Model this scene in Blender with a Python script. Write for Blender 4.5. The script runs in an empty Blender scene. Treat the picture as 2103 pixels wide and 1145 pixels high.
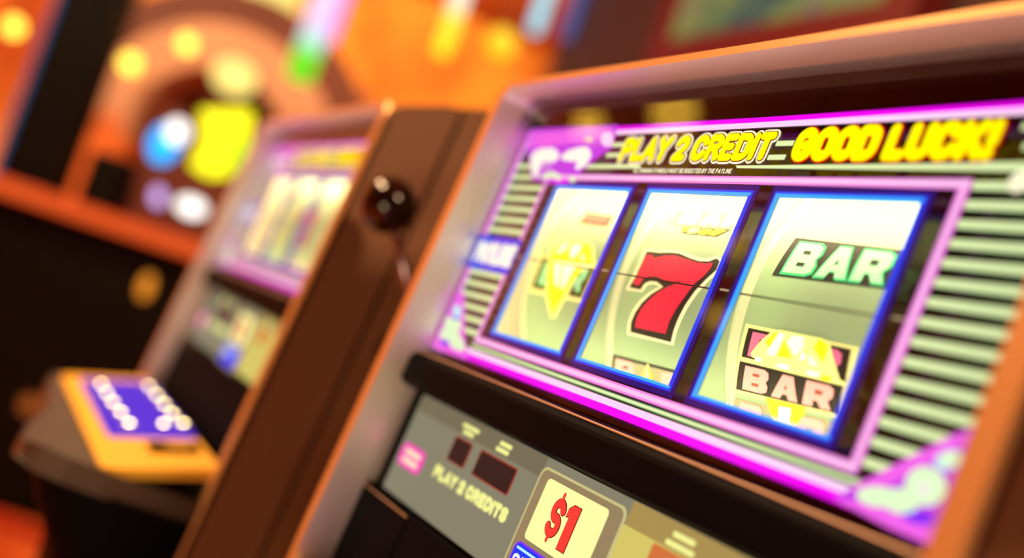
import bpy, bmesh, math, random
import numpy as np
from mathutils import Vector, Matrix
random.seed(7)
sc = bpy.context.scene
col = sc.collection

# ---------------------------------------------------------------- camera, world, lights, exposure
# "panel space": x right along the row of machines, y into the machines, z up along the reel glass;
# the machines lean back by LEAN, so panel space -> world is one rotation and a lift.
LEAN = math.radians(6.0); H0 = 1.0
PTW = Matrix.Translation((0, 0, H0)) @ Matrix.Rotation(-LEAN, 4, 'X')
CAM = np.array([0.72831, -0.32982, 0.01833]); YPR = (1.103688, 0.109360, 0.417551); FPX = 2184.57
def basis():
    ps, th, ro = YPR
    F = np.array([-math.sin(ps)*math.cos(th), math.cos(ps)*math.cos(th), math.sin(th)])
    R = np.array([math.cos(ps), math.sin(ps), 0]); U = np.cross(R, F)
    return math.cos(ro)*R + math.sin(ro)*U, -math.sin(ro)*R + math.cos(ro)*U, F
CR, CU, CF = basis()
cam = bpy.data.cameras.new('camera'); camo = bpy.data.objects.new('camera', cam); col.objects.link(camo)
m = Matrix.Identity(4)
for i in range(3):
    m[i][0], m[i][1], m[i][2], m[i][3] = CR[i], CU[i], -CF[i], CAM[i]
camo.matrix_world = PTW @ m
cam.sensor_width = 36.0; cam.lens = 36.0*FPX/2103; cam.clip_start = 0.01; cam.clip_end = 60
cam.dof.use_dof = True; cam.dof.focus_distance = 0.572; cam.dof.aperture_fstop = 2.2; cam.dof.aperture_blades = 0
sc.camera = camo
sc.view_settings.view_transform = 'Standard'; sc.view_settings.look = 'None'
sc.view_settings.gamma = 1.0; sc.view_settings.use_curve_mapping = False; sc.view_settings.exposure = 0.0
sc.cycles.use_denoising = True
sc.cycles.max_bounces = 8

def lin(h):
    h = h.lstrip('#'); o = []
    for i in (0, 2, 4):
        v = int(h[i:i+2], 16)/255
        o.append(v/12.92 if v <= .04045 else ((v+.055)/1.055)**2.4)
    return (*o, 1.0)
wd = bpy.data.worlds.new('world'); sc.world = wd; wd.use_nodes = True
wd.node_tree.nodes['Background'].inputs[0].default_value = lin('ff9a50')
wd.node_tree.nodes['Background'].inputs[1].default_value = 0.05

def arealamp(name, loc, target, size, power, colr):
    l = bpy.data.lights.new(name, 'AREA'); l.shape = 'DISK'; l.size = size; l.energy = power; l.color = lin(colr)[:3]
    o = bpy.data.objects.new(name, l); col.objects.link(o); o.location = loc
    d = Vector(target)-Vector(loc); o.rotation_euler = d.to_track_quat('-Z', 'Y').to_euler(); return o
# warm hall downlights over the aisle, and an added low fill in front of the machines
arealamp('aisle_downlight', (-0.5, -1.5, 3.2), (-0.2, 0.0, 1.1), 0.4, 70, 'ffd09a')
arealamp('aisle_downlight', (2.4, 0.4, 3.0), (-0.3, 0.2, 1.1), 0.4, 85, 'ffd0a0')
arealamp('low_front_fill', (1.5, -1.3, 0.55), (0.1, 0.0, 1.15), 0.6, 11, 'ffe6b4')  # added unseen lamp that brightens the flanges and machine fronts
arealamp('hall_light', (-4.5, 2.0, 3.3), (-8.0, 2.5, 2.0), 1.2, 200, 'ffdca0')
arealamp('hall_light', (-5.0, -1.5, 3.3), (-7.5, -0.5, 1.0), 1.0, 130, 'ffdca8')
arealamp('ceiling_reflection_fill', (-6.4, -4.2, 1.9), (-6.8, -4.4, 3.7), 0.5, 80, 'ffc070')  # added unseen lamp, gives the front glass a warm ceiling to mirror
arealamp('carpet_downlight', (-2.0, -1.2, 3.3), (-2.2, -0.9, 0.0), 0.4, 105, 'ffc890')

# ---------------------------------------------------------------- helpers
def P2W(p): return PTW @ Vector(p)
def ray(px, py): return CF + CR*(px-1051.5)/FPX - CU*(py-572.5)/FPX
def onY(px, py, y=0.0):
    d = ray(px, py); return CAM + d*((y-CAM[1])/d[1])
def UV(px, py, y=0.0):
    p = onY(px, py, y); return (p[0], p[2])
def onX(px, py, x):
    d = ray(px, py); return CAM + d*((x-CAM[0])/d[0])
def W(px, py, depth):                       # a photo direction at a chosen distance -> world point
    return P2W(CAM + ray(px, py)*depth)
def WZ(px, py, z):                          # where a photo direction meets a world height
    o = P2W(CAM); d = PTW.to_3x3() @ Vector(ray(px, py)); return o + d*((z-o.z)/d.z)
def WX(px, py, x):
    o = P2W(CAM); d = PTW.to_3x3() @ Vector(ray(px, py)); return o + d*((x-o.x)/d.x)
def WY(px, py, y):
    o = P2W(CAM); d = PTW.to_3x3() @ Vector(ray(px, py)); return o + d*((y-o.y)/d.y)

MATS = {}
def mat(name, base, rough=.5, metal=0.0, emit=None, estr=0.0, spec=.5, noise=None, coat=0.0):
    if name in MATS: return MATS[name]
    M = bpy.data.materials.new(name); M.use_nodes = True; nt = M.node_tree; b = nt.nodes['Principled BSDF']
    b.inputs['Base Color'].default_value = lin(base); b.inputs['Roughness'].default_value = rough
    b.inputs['Metallic'].default_value = metal; b.inputs['Specular IOR Level'].default_value = spec
    b.inputs['Coat Weight'].default_value = coat
    if emit:
        b.inputs['Emission Color'].default_value = lin(emit); b.inputs['Emission Strength'].default_value = estr
    if noise:                               # (scale, second colour, stretch)
        tc = nt.nodes.new('ShaderNodeTexCoord'); mp = nt.nodes.new('ShaderNodeMapping'); n = nt.nodes.new('ShaderNodeTexNoise')
        n.inputs['Scale'].default_value = noise[0]; n.inputs['Detail'].default_value = 6
        mp.inputs['Scale'].default_value = noise[2] if len(noise) > 2 else (1, 1, 1)
        mx = nt.nodes.new('ShaderNodeMix'); mx.data_type = 'RGBA'
        mx.inputs[6].default_value = lin(base); mx.inputs[7].default_value = lin(noise[1])
        nt.links.new(tc.outputs['Object'], mp.inputs[0]); nt.links.new(mp.outputs[0], n.inputs['Vector'])
        rp = nt.nodes.new('ShaderNodeMapRange'); rp.inputs[1].default_value = .38; rp.inputs[2].default_value = .62
        nt.links.new(n.outputs[0], rp.inputs[0]); nt.links.new(rp.outputs[0], mx.inputs[0]); nt.links.new(mx.outputs[2], b.inputs['Base Color'])
    MATS[name] = M; return M
def glow(name, c, s=1.0):                   # a backlit print, a lamp or a lit screen
    return mat(name, '050505', .6, 0, c, s*1.14, .1)

class MB:
    """collects faces (any polygons, any materials) and links them as ONE mesh object"""
    def __init__(s): s.v = []; s.f = []; s.m = []; s.mats = []
    def mi(s, M):
        if M not in s.mats: s.mats.append(M)
        return s.mats.index(M)
    def add(s, vs, fs, M):
        o = len(s.v); k = s.mi(M); s.v += [tuple(map(float, v)) for v in vs]
        for f in fs: s.f.append([o+i for i in f]); s.m.append(k)
        return s
    def box(s, lo, hi, M):
        x0, y0, z0 = lo; x1, y1, z1 = hi
        return s.add([(x0,y0,z0),(x1,y0,z0),(x1,y1,z0),(x0,y1,z0),(x0,y0,z1),(x1,y0,z1),(x1,y1,z1),(x0,y1,z1)],
                     [(0,3,2,1),(4,5,6,7),(0,1,5,4),(1,2,6,5),(2,3,7,6),(3,0,4,7)], M)
    def prism(s, poly, a, b, M, axis=0):    # polygon extruded along an axis
        n = len(poly)
        def P(p, t):
            return (t, p[0], p[1]) if axis == 0 else ((p[0], t, p[1]) if axis == 1 else (p[0], p[1], t))
        return s.add([P(p, a) for p in poly]+[P(p, b) for p in poly],
                     [tuple(range(n)), tuple(range(2*n-1, n-1, -1))]+[(i, (i+1) % n, n+(i+1) % n, n+i) for i in range(n)], M)
    def tube(s, pts, r, M, n=14, cap=True):
        pts = [Vector(p) for p in pts]; rs = r if isinstance(r, (list, tuple)) else [r]*len(pts); vs = []; fs = []
        for i, p in enumerate(pts):
            t = (pts[min(i+1, len(pts)-1)]-pts[max(i-1, 0)]).normalized()
            a = t.orthogonal().normalized() if i == 0 else (a - t*a.dot(t)).normalized(); b = t.cross(a)
            vs += [p+(a*math.cos(k*2*math.pi/n)+b*math.sin(k*2*math.pi/n))*rs[i] for k in range(n)]
        for i in range(len(pts)-1):
            fs += [(i*n+k, i*n+(k+1) % n, (i+1)*n+(k+1) % n, (i+1)*n+k) for k in range(n)]
        if cap: fs += [tuple(range(n-1, -1, -1)), tuple(range((len(pts)-1)*n, len(pts)*n))]
        return s.add(vs, fs, M)
    def sphere(s, c, r, M, nu=24, nv=14, sq=(1, 1, 1)):
        vs = []; fs = []
        for j in range(nv+1):
            th = math.pi*j/nv
            for i in range(nu):
                ph = 2*math.pi*i/nu
                vs.append((c[0]+r*sq[0]*math.sin(th)*math.cos(ph), c[1]+r*sq[1]*math.sin(th)*math.sin(ph), c[2]+r*sq[2]*math.cos(th)))
        for j in range(nv):
            fs += [(j*nu+i, (j+1)*nu+i, (j+1)*nu+(i+1) % nu, j*nu+(i+1) % nu) for i in range(nu)]
        return s.add(vs, fs, M)
    def flat(s, poly, y, M):                # polygon (u, v) standing on the glass plane at depth y
        return s.add([(p[0], y, p[1]) for p in poly], [tuple(range(len(poly)))], M)
    def rect(s, u0, v0, u1, v1, y, M): return s.flat([(u0,v0),(u1,v0),(u1,v1),(u0,v1)], y, M)
    def build(s, name, parent=None, smooth=False, bevel=0.0):
        me = bpy.data.meshes.new(name); bm = bmesh.new(); bv = [bm.verts.new(v) for v in s.v]; bm.verts.index_update()
        for f, k in zip(s.f, s.m):
            try: fc = bm.faces.new([bv[i] for i in f]); fc.material_index = k; fc.smooth = smooth
            except ValueError: pass
        bm.normal_update(); ng = [f for f in bm.faces if len(f.verts) > 4]
        if ng: bmesh.ops.triangulate(bm, faces=ng)
        bm.normal_update(); bm.to_mesh(me); bm.free()
        for M in s.mats: me.materials.append(M)
        o = bpy.data.objects.new(name, me); col.objects.link(o)
        if parent: o.parent = parent
        if bevel:
            b = o.modifiers.new('bevel', 'BEVEL'); b.width = bevel; b.segments = 3; b.limit_method = 'ANGLE'; b.angle_limit = math.radians(40)
        return o
def tag(o, label, cat, group=None, kind=None):
    if label: o['label'] = label
    if cat: o['category'] = cat
    if group: o['group'] = group
    if kind: o['kind'] = kind
    return o
def empty(name, loc=(0, 0, 0), mw=None):
    o = bpy.data.objects.new(name, None); col.objects.link(o); o.empty_display_size = .05
    if mw is not None: o.matrix_world = mw
    else: o.location = loc
    return o
def struct(o): o['kind'] = 'structure'; return o
def copy_tree(o, parent=None):
    c = o.copy(); col.objects.link(c)
    if parent: c.parent = parent
    for ch in list(o.children): copy_tree(ch, c)
    return c
def rrect(u0, v0, u1, v1, r, n=5):
    pts = []
    for cx, cy, a0 in ((u1-r, v1-r, 0), (u0+r, v1-r, 90), (u0+r, v0+r, 180), (u1-r, v0+r, 270)):
        pts += [(cx+r*math.cos(math.radians(a0+90*k/n)), cy+r*math.sin(math.radians(a0+90*k/n))) for k in range(n+1)]
    return pts
def ell(cx, cy, rx, ry, rot=0, n=20):
    c, s_ = math.cos(rot), math.sin(rot)
    return [(cx+rx*math.cos(t)*c-ry*math.sin(t)*s_, cy+rx*math.cos(t)*s_+ry*math.sin(t)*c) for t in [2*math.pi*k/n for k in range(n)]]
def px2uv(pts, y=0.0): return [UV(p[0], p[1], y) for p in pts]
def crop(ox, oy, s): return lambda pts: [(ox+p[0]*s, oy+p[1]*s) for p in pts]

# stroke lettering: each glyph is a set of polylines in a box of width w and height 1
def arc(cx, cy, rx, ry, a0, a1, n=9): return [(cx+rx*math.cos(math.radians(a0+(a1-a0)*k/n)), cy+ry*math.sin(math.radians(a0+(a1-a0)*k/n))) for k in range(n+1)]
G = {
 'P': (.6, [[(0,0),(0,1)], [(0,1)]+arc(.35,.74,.25,.26,90,-90)+[(0,.48)]]),
 'L': (.5, [[(0,1),(0,0),(.5,0)]]),
 'A': (.66, [[(0,0),(.33,1),(.66,0)], [(.14,.33),(.52,.33)]]),
 'Y': (.62, [[(0,1),(.31,.48),(.62,1)], [(.31,.48),(.31,0)]]),
 '2': (.58, [arc(.29,.71,.29,.29,170,-30)+[(0,0),(.58,0)]]),
 'C': (.6, [arc(.3,.7,.3,.3,15,180)+arc(.3,.3,.3,.3,180,345)]),
 'R': (.6, [[(0,0),(0,1)], [(0,1)]+arc(.35,.75,.25,.25,90,-90)+[(0,.5)], [(.3,.5),(.6,0)]]),
 'E': (.5, [[(.5,1),(0,1),(0,0),(.5,0)], [(0,.52),(.42,.52)]]),
 'D': (.6, [[(0,0),(0,1)]+arc(.3,.7,.3,.3,90,0)+arc(.3,.3,.3,.3,0,-90)+[(0,0)]]),
 'I': (.0, [[(0,0),(0,1)]]),
 'T': (.56, [[(0,1),(.56,1)], [(.28,1),(.28,0)]]),
 'S': (.56, [arc(.28,.76,.28,.24,20,270)+arc(.28,.26,.28,.26,90,-160)]),
 'G': (.62, [arc(.31,.69,.31,.31,20,180)+arc(.31,.31,.31,.31,180,360)+[(.62,.46),(.38,.46)]]),
 'O': (.62, [arc(.31,.69,.31,.31,0,180)+arc(.31,.31,.31,.31,180,360)+[(.62,.69)]]),
 'U': (.6, [[(0,1)]+arc(.3,.3,.3,.3,180,360)+[(.6,1)]]),
 'K': (.6, [[(0,0),(0,1)], [(.58,1),(.08,.45)], [(.2,.55),(.6,0)]]),
 '!': (.06, [[(.05,1),(.03,.42)], [(.0,.0),(.005,.02)]]),
 'W': (.9, [[(0,1),(.2,0),(.45,.8),(.7,0),(.9,1)]]),
 'N': (.6, [[(0,0),(0,1),(.6,0),(.6,1)]]),
 'M': (.8, [[(0,0),(0,1),(.4,.25),(.8,1),(.8,0)]]),
 'B': (.58, [[(0,0),(0,1)]+arc(.33,.76,.23,.24,90,-90)+[(0,.52)], [(.3,.52)]+arc(.33,.26,.25,.26,90,-90)+[(0,0)]]),
 'H': (.58, [[(0,0),(0,1)], [(.58,0),(.58,1)], [(0,.5),(.58,.5)]]),
 'V': (.62, [[(0,1),(.31,0),(.62,1)]]),
}
def strokes(text, u0, v0, u1, v1, w, gap=None):
    """polylines of the text fitted in a box, stroke width w kept inside the box"""
    h = (v1-v0)-w; gap = .34 if gap is None else gap
    tot = 0; items = []
    for ch in text:
        if ch == ' ': tot += .34; continue
        wd_, pl = G[ch]; items.append((tot, pl)); tot += wd_+gap
    tot -= gap; sx = (u1-u0-w)/tot; out = []
    for x, pl in items:
        for p in pl: out.append([(u0+w/2+(x+q[0])*sx, v0+w/2+q[1]*h) for q in p])
    return out
def stroke_flat(lines, w):
    """(verts2d, faces) of thick polylines with round joins"""
    vs = []; fs = []
    def poly(pts):
        o = len(vs); vs.extend(pts); fs.append(tuple(range(o, o+len(pts))))
    for L in lines:
        for a, b in zip(L, L[1:]):
            d = math.hypot(b[0]-a[0], b[1]-a[1])
            if d < 1e-9: continue
            nx, ny = -(b[1]-a[1])/d*w/2, (b[0]-a[0])/d*w/2
            poly([(a[0]+nx,a[1]+ny),(a[0]-nx,a[1]-ny),(b[0]-nx,b[1]-ny),(b[0]+nx,b[1]+ny)])
        for p in L: poly(ell(p[0], p[1], w/2, w/2, 0, 10))
    return vs, fs
def write(mb, lines, w, y, M, dx=0.0, dz=0.0):
    vs, fs = stroke_flat(lines, w)
    # each little patch a hair apart in depth so that overlaps never fight
    mb.add([(v[0]+dx, y, v[1]+dz) for v in vs], fs, M)

# ---------------------------------------------------------------- materials
K_black = mat('black_moulding', '08090e', .5, 0, spec=.03)
K_glossblack = mat('black_printed_glass', '030304', .12, 0, spec=.4)
K_door = mat('black_door_paint', '08090e', .65, 0, spec=.04)
K_brown = mat('brown_cabinet_laminate', '916c50', .5, 0, spec=.3, noise=(3.0, '7e583e', (1, 1, .25)))
K_copper = mat('copper_edge_trim', 'd9a66c', .38, .5)
K_silver = mat('satin_silver_flange', 'fff6e8', .36, .6)
K_edgeglint = mat('gold_edge_highlight', 'c8a47c', .35, .3)
K_white = mat('white_reel_housing', 'f2efe4', .6)
K_chrome = mat('lever_steel', 'b0a4b4', .22, 1.0)
K_knob = mat('black_knob', '140806', .12, 0, spec=.6)
K_deck = mat('deck_grey_brown', '4a3f38', .42, spec=.3)
K_deckrim = mat('deck_gold_rim', '8a6a3a', .3, .4)
K_plate = mat('gold_button_plate', 'f8c240', .4, .1)
E_mag = glow('magenta_print', 'f000f0'); E_mag2 = glow('pink_magenta_print', 'ee62e6'); E_pale = glow('pale_pink_print', 'ffd2f6')
E_pink = glow('pink_print', 'ee84dc'); E_pkpale = glow('pale_rose_print', 'fbc4ee')
E_stripe = glow('pale_green_print', 'dcecaa', 1.05); E_stripeg = glow('green_print_edge', '5cb078', .8)
E_yel = glow('yellow_print', 'fff000', 1.12); E_red = glow('red_print', 'd81e0c'); E_cream = glow('cream_print', 'fbf5cf'); E_dkred = glow('dark_red_print', '7a1408')
E_cyan = glow('azure_light_edge', '28a8ff', 1.05); E_blue = glow('blue_light_edge', '0a3cf0'); E_glowhalo = glow('indigo_glow_halo', '2a1390', .55)
E_tag = glow('blue_tag_print', '1236e6'); E_purp = glow('purple_print', 'c23be0'); E_violet = glow('violet_print', '7a2cf0'); E_wht = glow('white_print', 'fffbea')
E_mint = glow('mint_print', 'dcf8c6'); E_ice = glow('ice_print', 'b8ecf2')
E_btn = glow('lit_button', 'ffe688', 24); K_btn = mat('button_cap', '9a86d8', .4); E_btnpanel = glow('violet_button_panel', '5a2ce8', .75)
E_card = glow('backlit_card', 'fbf4a0'); E_cardred = glow('card_red', 'ee3c32'); E_badge = glow('badge_pink', 'f03cae'); E_badgetxt = glow('badge_text', 'ffd2b4')
E_olive = glow('backlit_olive_panel', '85816a', .9); E_olive2 = glow('backlit_olive_band', '7a7058', .85); E_goldp = glow('backlit_gold_panel', 'cfc063', .95); E_goldp2 = glow('backlit_gold_band', 'a98f52', .9)
E_txtp = glow('backlit_panel_text', 'e9e88c'); E_redline = glow('red_window_edge', 'a83c30', .8); K_lcd = mat('dark_display_window', '262430', .5, spec=.15)
E_frameline = glow('panel_frame_line', 'cabf82', .9); E_frame = glow('panel_frame', '8a7a5c', .8); E_frame2 = glow('panel_badge_frame', '9a8560', .85)
E_orangebtn = glow('orange_panel_window', 'd2743c', .9)
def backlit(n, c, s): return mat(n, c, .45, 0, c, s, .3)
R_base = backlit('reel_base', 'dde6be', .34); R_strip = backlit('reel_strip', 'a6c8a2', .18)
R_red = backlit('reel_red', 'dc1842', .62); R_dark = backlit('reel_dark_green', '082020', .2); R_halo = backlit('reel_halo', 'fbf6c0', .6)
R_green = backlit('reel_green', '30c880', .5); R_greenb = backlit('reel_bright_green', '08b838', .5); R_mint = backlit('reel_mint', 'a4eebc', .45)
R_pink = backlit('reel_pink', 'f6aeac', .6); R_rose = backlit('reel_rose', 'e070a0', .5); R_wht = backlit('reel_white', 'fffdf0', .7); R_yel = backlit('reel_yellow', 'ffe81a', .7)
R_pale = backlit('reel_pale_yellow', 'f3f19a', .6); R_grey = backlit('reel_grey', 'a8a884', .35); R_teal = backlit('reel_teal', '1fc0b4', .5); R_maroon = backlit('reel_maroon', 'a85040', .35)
E_lamp = glow('reel_tube_lamp', 'ffe2b0', 12.5); E_lamp2 = glow('reel_lower_tube_lamp', 'fff0b8', 5.2)
K_pay = mat('payline_black', '060a08', .5); E_tick = glow('payline_tick', 'c9b08c', .8)

def pane_material():
    M = bpy.data.materials.new('clear_front_glass'); M.use_nodes = True; nt = M.node_tree; nt.nodes.clear()
    o = nt.nodes.new('ShaderNodeOutputMaterial'); mx = nt.nodes.new('ShaderNodeMixShader'); t = nt.nodes.new('ShaderNodeBsdfTransparent')
    g = nt.nodes.new('ShaderNodeBsdfGlossy'); g.inputs['Roughness'].default_value = .015; f = nt.nodes.new('ShaderNodeFresnel'); f.inputs[0].default_value = 1.5
    nt.links.new(f.outputs[0], mx.inputs[0]); nt.links.new(t.outputs[0], mx.inputs[1]); nt.links.new(g.outputs[0], mx.inputs[2]); nt.links.new(mx.outputs[0], o.inputs[0])
    return M
K_pane = pane_material()

# ---------------------------------------------------------------- the slot machine (panel space)
OW, OB, OT = .483, .0356, .2150              # printed frame: width, bottom, top
WT, WB = .1683, .0606                        # reel windows: top, bottom
WX0 = [.0823, .1958, .3094]; WWD = .0912
XL, XR = -.020, .503                         # outer faces of the cabinet sides
YF = -.030                                   # front edge of the surround
ZT = .2445; ZF = -.955                       # top of the surround, foot of the cabinet
def frame_loop(u0, v0, u1, v1, r, t):
    return rrect(u0, v0, u1, v1, r, 6), rrect(u0+t, v0+t, u1-t, v1-t, max(r-t*.6, .003), 6)
def ring(mb, outer, inner, y, M):
    n = len(outer); mb.add([(p[0], y, p[1]) for p in outer+inner], [(i, (i+1) % n, n+(i+1) % n, n+i) for i in range(n)], M)

# reel drum surface
RR, RYF, RVC = .115, .026, .130
def onreel(px, py):
    """photo direction -> (x, arc length) on the drum"""
    d = ray(px, py); dd = d[1:]; o = CAM[1:]-np.array([RYF+RR, RVC])
    A = dd@dd; B = 2*o@dd; Cc = o@o-RR*RR; D = max(B*B-4*A*Cc, 0)
    p = CAM+d*((-B-math.sqrt(D))/(2*A)); return (p[0], RR*math.asin(max(-1, min(1, (p[2]-RVC)/RR))))
def reel_add(mb, verts, faces, M, lift):
    """flat (x, s) polygons cut into slices and wrapped on the drum"""
    bm = bmesh.new(); bv = [bm.verts.new((v[0], 0, v[1])) for v in verts]
    for f in faces:
        try: bm.faces.new([bv[i] for i in f])
        except ValueError: pass
    bm.normal_update(); bmesh.ops.triangulate(bm, faces=[f for f in bm.faces if len(f.verts) > 3])
    ss = [v[1] for v in verts]; st = .004
    k = math.floor(min(ss)/st)
    while k*st < max(ss):
        bmesh.ops.bisect_plane(bm, geom=bm.verts[:]+bm.edges[:]+bm.faces[:], plane_co=(0, 0, k*st), plane_no=(0, 0, 1)); k += 1
    bm.verts.index_update(); r = RR+lift
    vs = [(v.co.x, RYF+RR-r*math.cos(v.co.z/RR), RVC+r*math.sin(v.co.z/RR)) for v in bm.verts]
    fs = [tuple(v.index for v in f.verts) for f in bm.faces]; bm.free(); mb.add(vs, fs, M)
def reel_px(mb, pts, M, lift): reel_add(mb, [onreel(*p) for p in pts], [tuple(range(len(pts)))], M, lift)
def quadmap(q, fl):                          # unit square letters -> four drum corners (bl, br, tr, tl)
    bl, br, tr, tl = q
    out = []
    for a, b in fl:
        out.append(((1-b)*((1-a)*bl[0]+a*br[0])+b*((1-a)*tl[0]+a*tr[0]), (1-b)*((1-a)*bl[1]+a*br[1])+b*((1-a)*tl[1]+a*tr[1])))
    return out
# heavy block letters in a unit box: outline, holes
BLK = {
 'B': ([(0,0),(.8,0),(.98,.1),(1,.32),(.9,.5),(.98,.66),(.94,.9),(.78,1),(0,1)], [[(.36,.24),(.64,.24),(.64,.36),(.36,.36)], [(.36,.64),(.62,.64),(.62,.76),(.36,.76)]]),
 'A': ([(0,0),(.34,0),(.42,.2),(.58,.2),(.66,0),(1,0),(.7,1),(.3,1)], [[(.44,.42),(.56,.42),(.5,.62)]]),
 'R': ([(0,0),(.36,0),(.36,.26),(.5,.26),(.66,0),(1,0),(.84,.36),(.98,.55),(.96,.88),(.78,1),(0,1)], [[(.36,.54),(.62,.54),(.62,.72),(.36,.72)]]),
}
def block_bar(mb, quad, ML, MH, lift, letters='BAR', edge=None):
    """letters spread over the drum quad; holes are printed over in the colour of the bar"""
    n = 3
    for i, ch in enumerate('BAR'):
        if ch not in letters: continue
        a0, a1 = i/n+.025, (i+1)/n-.025
        f = lambda p: (a0+(a1-a0)*p[0], p[1])
        out, holes = BLK[ch]
        if edge:
            cx, cy = .5, .5; big = [(cx+(p[0]-cx)*1.16, cy+(p[1]-cy)*1.14) for p in out]
            v = quadmap(quad, [f(p) for p in big]); reel_add(mb, v, [tuple(range(len(v)))], edge, lift)
        v = quadmap(quad, [f(p) for p in out]); reel_add(mb, v, [tuple(range(len(v)))], ML, lift+.0002)
        for h in holes:
            v = quadmap(quad, [f(p) for p in h]); reel_add(mb, v, [tuple(range(len(v)))], MH, lift+.0004)
def inset_quad(pts, l, r, b, t):             # pts: bl, br, tr, tl in photo pixels -> drum quad inset by fractions
    q = [onreel(*p) for p in pts]; return quadmap(q, [(l, b), (1-r, b), (1-r, 1-t), (l, 1-t)])

def make_machine():
    root = empty('slot_machine')
    # cabinet carcass behind the front, and the lower cabinet that the deck sits on
    c = MB()
    c.box((XL+.012, .27, ZF), (XR-.012, .47, ZT+.03), K_black)
    c.box((XL+.012, .012, .222), (XR-.012, .27, ZT-.004), K_black)
    c.box((XL+.012, .013, ZF), (XR-.012, .27, -.16), K_black)
    c.build('cabinet', root, bevel=.003)
    # side panels: front pilaster, groove, set-back rear panel with a rising top
    for s in (0, 1):
        p = MB(); xo, xi = (XR, XR-.0125) if s else (XL, XL+.0125); sg = 1 if s else -1
        prof = [(YF+.002, ZF), (.040, ZF), (.040, ZT+.026), (.026, ZT+.022), (YF+.014, ZT-.001), (YF+.002, ZT-.012)]
        p.prism(prof, xi, xo, K_brown)
        p.prism([(.040, ZF), (.046, ZF), (.046, ZT+.030), (.040, ZT+.026)], xi, xo-sg*.010, K_black)
        p.prism([(.046, ZF), (.47, ZF), (.47, ZT+.16), (.30, ZT+.15), (.046, ZT+.030)], xi, xo-sg*.004, K_brown)
        p.build('side_panel', root, bevel=.0015)
    # surround: copper front edge and satin silver flange running back to the glass
    def loop(t, tt): return rrect(XL+t, -.62, XR-t, ZT-tt, max(.020-t*.5, .006), 6)
    fr = MB(); oo, o, i = loop(0, 0), loop(.0025, .0025), loop(.0150, .0072); n = len(o)
    for A_, ya, B_, yb in ((oo, YF+.0075, oo, YF+.003), (oo, YF+.003, o, YF), (o, YF, i, YF)):
        fr.add([(p[0], ya, p[1]) for p in A_]+[(p[0], yb, p[1]) for p in B_], [(a, (a+1) % n, n+(a+1) % n, n+a) for a in range(n)], K_copper)
    fr.build('copper_front_edge', root)
    fl = MB(); i2 = loop(.0180, .0060)
    fl.add([(p[0], YF, p[1]) for p in i]+[(p[0], .006, p[1]) for p in i2], [(a, (a+1) % n, n+(a+1) % n, n+a) for a in range(n)], K_silver)
    fl.build('silver_flange', root, smooth=True)

    # printed glass: black mask with three window openings, then the prints
    g = MB(); xs = [-.0045]; zs = [.0285, WB, WT, .238]
    for a in WX0: xs += [a, a+WWD]
    xs.append(.4875)
    for a in range(len(xs)-1):
        for b in range(3):
            if b == 1 and a % 2 == 1: continue
            g.rect(xs[a], zs[b], xs[a+1], zs[b+1], 0.0, K_glossblack)
            g.rect(xs[a], zs[b], xs[a+1], zs[b+1], .0012, K_white)
    mask = g.build('printed_glass', root)
    y1, y2, y3, y4 = -.0003, -.0006, -.0009, -.0012
    # horizontal stripes left and right of the reel frame
    st = MB(); vk = [.1852-.00868*k for k in range(17)]
    for k, v in enumerate(vk):
        if v < .048: continue
        for (a, b, wu) in ((.006, .0605, 0), (.4235, .479, 0)):
            if a < .1 and .1005 < v < .128: continue
            st.rect(a, v-.0021, b, v+.0021, y1, E_stripeg); st.rect(a, v-.0018, b, v+.0018, y2, E_stripe)
    for v, a, b in ((.1940, .440, .479), (.2030, .436, .479), (.2010, .128, .150), (.1935, .128, .148), (.1985, .2915, .305), (.1905, .2895, .303)):
        st.rect(a, v-.0015, b, v+.0015, y2, E_stripe)
    st.flat([(.100, .1838), (.176, .1838), (.172, .1868), (.100, .1868)], y2, E_stripe)
    st.flat([(.268, .1842), (.440, .1832), (.440, .1868), (.266, .1858)], y2, E_stripe)
    st.rect(.06, .0450, .440, .0476, y1, E_stripeg); st.rect(.06, .0455, .440, .0471, y2, E_stripe)
    st.build('stripe_print', mask)
    # magenta outer frame and pink inner frame
    fm = MB()
    fm.rect(.0, OT-.0036, OW, OT, y1, E_mag); fm.rect(.02, OT-.0066, OW, OT-.0032, y2, E_pale)
    fm.rect(.0, OB, OW, OB+.0047, y1, E_mag); fm.rect(.02, OB+.0045, OW-.02, OB+.0083, y2, E_pale)
    fm.rect(0, OB, .0052, OT, y2, E_mag2); fm.rect(.0052, OB, .0078, OT, y2, E_pale)
    fm.rect(OW-.005, OB, OW, OT, y2, E_mag2)
    fm.build('magenta_frame_print', mask)
    fi = MB(); a0, a1, b0, b1 = .0629, .42, .0512, .1771
    for (u0, v0, u1, v1, hz) in ((a0, b1-.0024, a1+.0024, b1+.0024, 1), (a0-.0024, b0-.0024, a1+.0024, b0+.0024, 1), (a0-.0024, b0, a0+.0024, b1, 0), (a1-.003, b0, a1+.003, b1+.002, 0)):
        fi.rect(u0, v0, u1, v1, y2, E_pink)
        if hz: fi.rect(u0+.001, (v0+v1)/2-.0012, u1-.001, (v0+v1)/2+.0012, y3, E_pkpale)
        else: fi.rect((u0+u1)/2-.0008, v0, (u0+u1)/2+.0008, v1, y3, E_pkpale)
    fi.build('pink_reel_frame_print', mask)
    # banners
    t = MB(); L = strokes('PLAY 2 CREDIT', .1455, .1885, .2905, .2052, .0044, .32)
    write(t, L, .0080, y2, E_cream); write(t, L, .0058, y3, E_dkred); write(t, L, .0046, y4, E_yel)
    t.build('play_banner_lettering', mask)
    t = MB(); L = strokes('GOOD LUCK!', .3070, .1880, .4280, .2065, .0052, .33)
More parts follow.
